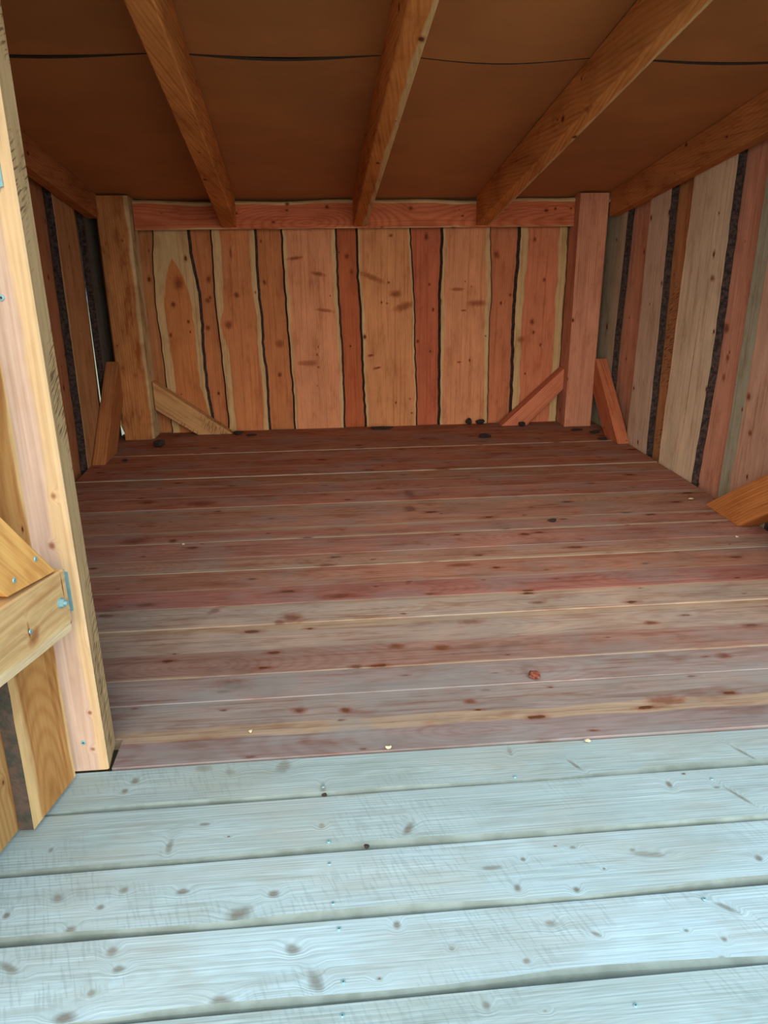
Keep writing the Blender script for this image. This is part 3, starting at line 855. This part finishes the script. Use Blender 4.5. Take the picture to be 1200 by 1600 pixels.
# ------------------------------------------------------------------ door post
DPM = wood('door_post_fir', (0.64, 0.44, 0.25), knot_rate=0.12, ring=0.22, period=0.014, knots=[(-0.473, 0.585, .004, .006, 0, .45), (-0.49, 0.49, .005, .006, 0, .5), (-0.472, 0.135, .0035, .004, 0, .6), (-0.478, 0.05, .004, .004, 0, .45)], blotchcol=(0.8, 0.74, 0.68))
door_post = loft('door_post', [[(a, -0.001 + 1.575 * i / 8, b) for a, b in
                                [(-0.580, -1.398), (-0.580, -1.317), (-0.576, -1.313), (-0.456, -1.313), (-0.453, -1.316), (-0.460, -1.396), (-0.464, -1.398)]] for i in range(9)],
                 BACK, [DPM, wood('door_post_sawn_side', (0.55, 0.38, 0.2), knot_rate=0.2, ring=0.2, saw=0.8)], None, (0.58, 0.405, 0.31), (0.0, [(.018, 0), (.022, .4), (.03, .7), (.03, 1.5)]), 1.7, (4,))
tag(door_post, 'tall pale front post carrying the open door, with dark saw marks on its side', 'post')


def screw(parent, loc, normal, r=0.0045):
    bm = bmesh.new()
    prof = [(0.0, 0.0004), (r * 0.38, 0.0004), (r * 0.42, 0.0016), (r * 0.85, 0.0014), (r, 0.0004), (r * 0.95, -0.002)]
    seg = 14
    rows = []
    for a, h in prof[1:]:
        rows.append([bm.verts.new((a * math.cos(6.2832 * k / seg), a * math.sin(6.2832 * k / seg), h)) for k in range(seg)])
    bm.faces.new(rows[0]).material_index = 1
    for q in range(len(rows) - 1):
        for k in range(seg):
            bm.faces.new((rows[q][k], rows[q][(k + 1) % seg], rows[q + 1][(k + 1) % seg], rows[q + 1][k]))
    bmesh.ops.recalc_face_normals(bm, faces=bm.faces)
    o = mesh_obj('screw', bm, [M['zinc'], M['recess']], parent)
    o.location = loc
    o.rotation_euler = Vector(normal).to_track_quat('Z', 'Y').to_euler()
    return o


screw(door_post, (-0.503, 1.3125, 0.924), (0, -1, 0), 0.0055)
screw(door_post, (-0.494, 1.3125, 0.067), (0, -1, 0), 0.005)

# ------------------------------------------------------------------ open door (hinged on the door post, swung out towards the viewer)
door = empty('door_1', 'open orange plank door on the left with ledge, diagonal brace and blue zinc hinges', 'door', 'structure', (0, 0, 0))
P0 = Vector((-0.508, 1.282, 0))
dd = Vector((-0.217, -0.976, 0)).normalized()
nn = Vector((0.976, -0.217, 0)).normalized()
DOOR = (P0, dd, (0, 0, 1), nn)        # u away from hinge, v up, w towards the doorway
DSAP = (0.66, 0.43, 0.20)
DM = wood('door_fir', DSAP, knot_rate=0.25, ring=0.4, period=0.012, streak=0.12, bump=0.25)
DPL = [([(0.0, 0), (-0.002, .3), (0.008, .53), (0.002, .85), (0, 1.5)], [(0.147, 0), (0.142, .15), (0.138, .31), (0.14, .8), (0.15, 1.5)], 0.0, (0.46, 0.23, 0.08), (0.006, 0.032)),
       ([(0.125, 0), (0.125, 1.5)], [(0.335, 0), (0.335, 1.5)], -0.028, (0.46, 0.26, 0.10), (0.0, 0.0)),
       ([(0.30, 0), (0.30, 1.5)], [(0.52, 0), (0.51, 1.5)], 0.0, (0.58, 0.30, 0.11), (0.02, 0.02)),
       ([(0.49, 0), (0.49, 1.5)], [(0.68, 0), (0.68, 1.5)], -0.028, (0.56, 0.30, 0.13), (0.0, 0.0)),
       ([(0.65, 0), (0.65, 1.5)], [(0.86, 0), (0.86, 1.5)], 0.0, (0.58, 0.30, 0.11), (0.02, 0.02))]
for L, Rr, wf, tint, sap in DPL:
    live_board('plank', L, Rr, 0.012, 1.45, wf, 0.026, DOOR, [DM, M['bark_lichen']], door, tint, sap, bark=(0, 2) if wf > -0.01 and L[0][0] > 0.01 else (2,), wane=(0.0, 0.004))
LM = wood('ledge_fir', (0.74, 0.56, 0.34), knots=[(0.437, 0.016, .020, .0016, 0, .8), (0.405, 0.128, .014, .003, 0, .8), (0.39, 0.118, .010, .014, 30, .35)], knot_rate=0.2, ring=0.2, period=0.016, streak=0.2, stain=0.35, staincol=(0.50, 0.23, 0.08))
for zb, nm in ((0.340, 'low'), (1.17, 'high')):
    rings = []
    for i in range(9):
        u = 0.005 + 0.80 * i / 8
        z = zb + 0.07 * u
        h = 0.124
        rings.append([(z, u, 0.001), (z, u, 0.044), (z + 0.001, u, 0.046), (z + 0.022, u, 0.050), (z + h - .003, u, 0.050), (z + h, u, 0.047), (z + h, u, 0.001)])
    led = loft('ledge', rings, (P0, (0, 0, 1), dd, nn), LM, door, (0.60, 0.39, 0.185), (0.022, 0.0))
    if nm == 'low':
        ledge_low = led
    leaf_z = 0.355 if nm == 'low' else 1.083
    bm = bmesh.new()
    geom = bmesh.ops.create_cube(bm, size=1.0)
    bmesh.ops.scale(bm, vec=(0.058, 0.003, 0.090), verts=bm.verts)
    bmesh.ops.bevel(bm, geom=[e for e in bm.edges if abs(e.verts[0].co.y - e.verts[1].co.y) > 0.001], offset=0.006, segments=3, affect='EDGES')
    bmesh.ops.translate(bm, vec=(-0.499, 1.3105, leaf_z + 0.045), verts=bm.verts)
    # knuckle along the hinge line and a strap behind the ledge
    kn = bmesh.ops.create_cone(bm, cap_ends=True, segments=14, radius1=0.007, radius2=0.007, depth=0.09)
    bmesh.ops.translate(bm, vec=(-0.525, 1.302, leaf_z + 0.045), verts=kn['verts'])
    hg = mesh_obj('hinge', bm, M['zinc'], door)
    for sx, sz in ((-0.479, 0.012), (-0.479, 0.078), (-0.505, 0.045)):
        screw(hg, (sx, 1.3085, leaf_z + sz), (0, -1, 0), 0.0045)
prism('brace', [(0.022, 0.468), (0.160, 0.484), (0.70, 1.12), (0.70, 1.17), (0.60, 1.17)], 0.001, 0.048, (P0, dd, (0, 0, 1), nn), (0.118, 0.14),
      wood('brace_fir', DSAP, knot_rate=0.2, ring=0.3, period=0.014), door, (0.80, 0.43, 0.14))
for uu, vv in ((0.138, 0.503), (0.075, 0.513)):
    screw(door, P0 + dd * uu + nn * 0.0482 + Vector((0, 0, vv)), nn, 0.0045)
screw(door, P0 + dd * 0.125 + nn * 0.0502 + Vector((0, 0, 0.405)), nn, 0.004)
# hex nut with washer and bolt end
bm = bmesh.new()
wa = bmesh.ops.create_cone(bm, cap_ends=True, segments=20, radius1=0.0095, radius2=0.0095, depth=0.0018)
bmesh.ops.translate(bm, vec=(0, 0, 0.001), verts=wa['verts'])
nu = bmesh.ops.create_cone(bm, cap_ends=True, segments=6, radius1=0.0075, radius2=0.0072, depth=0.0065)
bmesh.ops.translate(bm, vec=(0, 0, 0.005), verts=nu['verts'])
sh = bmesh.ops.create_cone(bm, cap_ends=True, segments=14, radius1=0.004, radius2=0.0036, depth=0.006)
bmesh.ops.translate(bm, vec=(0, 0, 0.011), verts=sh['verts'])
bolt = mesh_obj('bolt', bm, M['zinc'], ledge_low)
bolt.location = P0 + dd * 0.030 + nn * 0.0500 + Vector((0, 0, 0.410))
bolt.rotation_euler = nn.to_track_quat('Z', 'Y').to_euler()

# screws in the deck boards
for i, x, y in ((0, 0.36, 1.205), (0, -0.02, 1.215), (1, 0.742, 1.157), (1, -0.012, 1.068), (2, -0.012, 1.018), (2, -0.008, 0.935), (3, 0.003, 0.796), (3, 0.588, 0.884), (3, 0.0, 0.886), (4, 0.405, 0.720), (4, 0.0, 0.745)):
    screw(deck_planks[i], (x, y, 0.0016), (0, 0, 1), 0.0033)

# ------------------------------------------------------------------ crumbs of bark and chips lying on the floor
def chunk(name, x, y, sx, sy, sz, seed, mat, label, rot=0.0):
    r = random.Random(seed)
    bm = bmesh.new()
    bmesh.ops.create_icosphere(bm, subdivisions=2, radius=1.0)
    amp = {}
    for v in bm.verts:
        k = 1.0 + 0.22 * math.sin(v.co.x * 3.1 + seed) + 0.18 * math.sin(v.co.y * 4.3 + seed * 2) + r.uniform(-0.16, 0.16)
        c = v.co * k
        c.z += 0.35 * (c.x * c.x - 0.4) * (1 if seed % 2 else -0.4)
        v.co = Vector((c.x * sx, c.y * sy, c.z * sz))
    lo = min(v.co.z for v in bm.verts)
    for v in bm.verts:
        v.co.z -= lo
    o = mesh_obj(name, bm, mat)
    o.location = (x, y, 0.0015)
    o.rotation_euler = (0, 0, rot)
    return tag(o, label, 'debris', None, 'bark crumbs and chips on the floor')


chunk('bark_fragment', -0.845, 3.945, .034, .022, .016, 1, M['darkbark'], 'black bark lump on the floor in front of the left post')
chunk('bark_fragment', -0.960, 3.690, .016, .010, .004, 2, M['darkbark'], 'small dark bark flake near the left wall brace')
chunk('bark_fragment', -0.445, 4.165, .028, .014, .010, 3, M['darkbark'], 'dark bark crumb at the foot of the pale tan brace', .4)
chunk('bark_fragment', -0.375, 4.130, .024, .014, .006, 4, M['darkbark'], 'flat dark bark crumb right of the pale tan brace foot', .2)
chunk('bark_fragment', 0.350, 4.205, .055, .022, .008, 5, M['darkbark'], 'long flat dark bark flake by the middle of the back wall')
chunk('bark_fragment', 0.868, 4.245, .018, .020, .018, 6, M['darkbark'], 'upright dark bark crumb left of the pinkish-red brace foot')
chunk('bark_fragment', 0.935, 4.245, .030, .018, .012, 7, M['darkbark'], 'dark bark crumb touching the foot of the pinkish-red brace')
chunk('bark_fragment', 0.895, 3.935, .042, .028, .009, 8, M['darkbark'], 'broad dark bark flake on the floor in front of the pinkish-red brace')
chunk('bark_fragment', 1.165, 4.155, .022, .016, .012, 9, M['darkbark'], 'greyish bark crumb under the pinkish-red brace', .3)
chunk('bark_fragment', 1.44, 4.02, .03, .014, .006, 10, M['darkbark'], 'thin dark bark crumb at the foot of the right post')
chunk('bark_fragment', 1.515, 3.95, .03, .018, .008, 11, M['darkbark'], 'dark bark crumb between the right post and the dark red brace', .5)
chunk('bark_fragment', 1.505, 3.80, .024, .015, .008, 12, M['darkbark'], 'dark bark crumb beside the foot of the dark red brace')
chunk('bark_fragment', 0.865, 2.608, .016, .012, .005, 13, M['darkbark'], 'small black bark speck on the open floor right of the middle')
chunk('bark_fragment', -0.018, 1.186, .0065, .003, .003, 14, M['darkbark'], 'tiny black bark crumb in the gap between two deck boards')
chunk('bark_fragment', 0.055, 1.046, .006, .003, .003, 15, M['darkbark'], 'tiny black bark crumb at the edge of the third deck board')
chunk('bark_chip', 0.500, 1.553, .013, .018, .007, 16, M['redchip'], 'curled red bark chip on the front floor planks', .5)
chunk('wood_chip', 0.118, 1.316, .005, .0045, .004, 17, M['palechip'], 'pale yellow wood crumb at the edge between floor and deck')
chunk('wood_chip', 0.540, 1.297, .006, .004, .003, 18, M['palechip'], 'pale tan wood crumb on the first deck board')
chunk('wood_chip', -0.175, 1.402, .004, .004, .003, 19, M['palechip'], 'tiny pale wood crumb on the left of the front floor planks')
chunk('wood_chip', 1.505, 2.800, .013, .006, .002, 20, M['palechip'], 'white wood sliver on the floor beside the orange brace')
chunk('wood_chip', 1.470, 2.378, .007, .005, .002, 21, M['palechip'], 'white wood speck on the floor in front of the orange brace')
chunk('wood_chip', -0.495, 2.53, .005, .005, .003, 22, M['palechip'], 'tiny white wood speck on the floor far left')
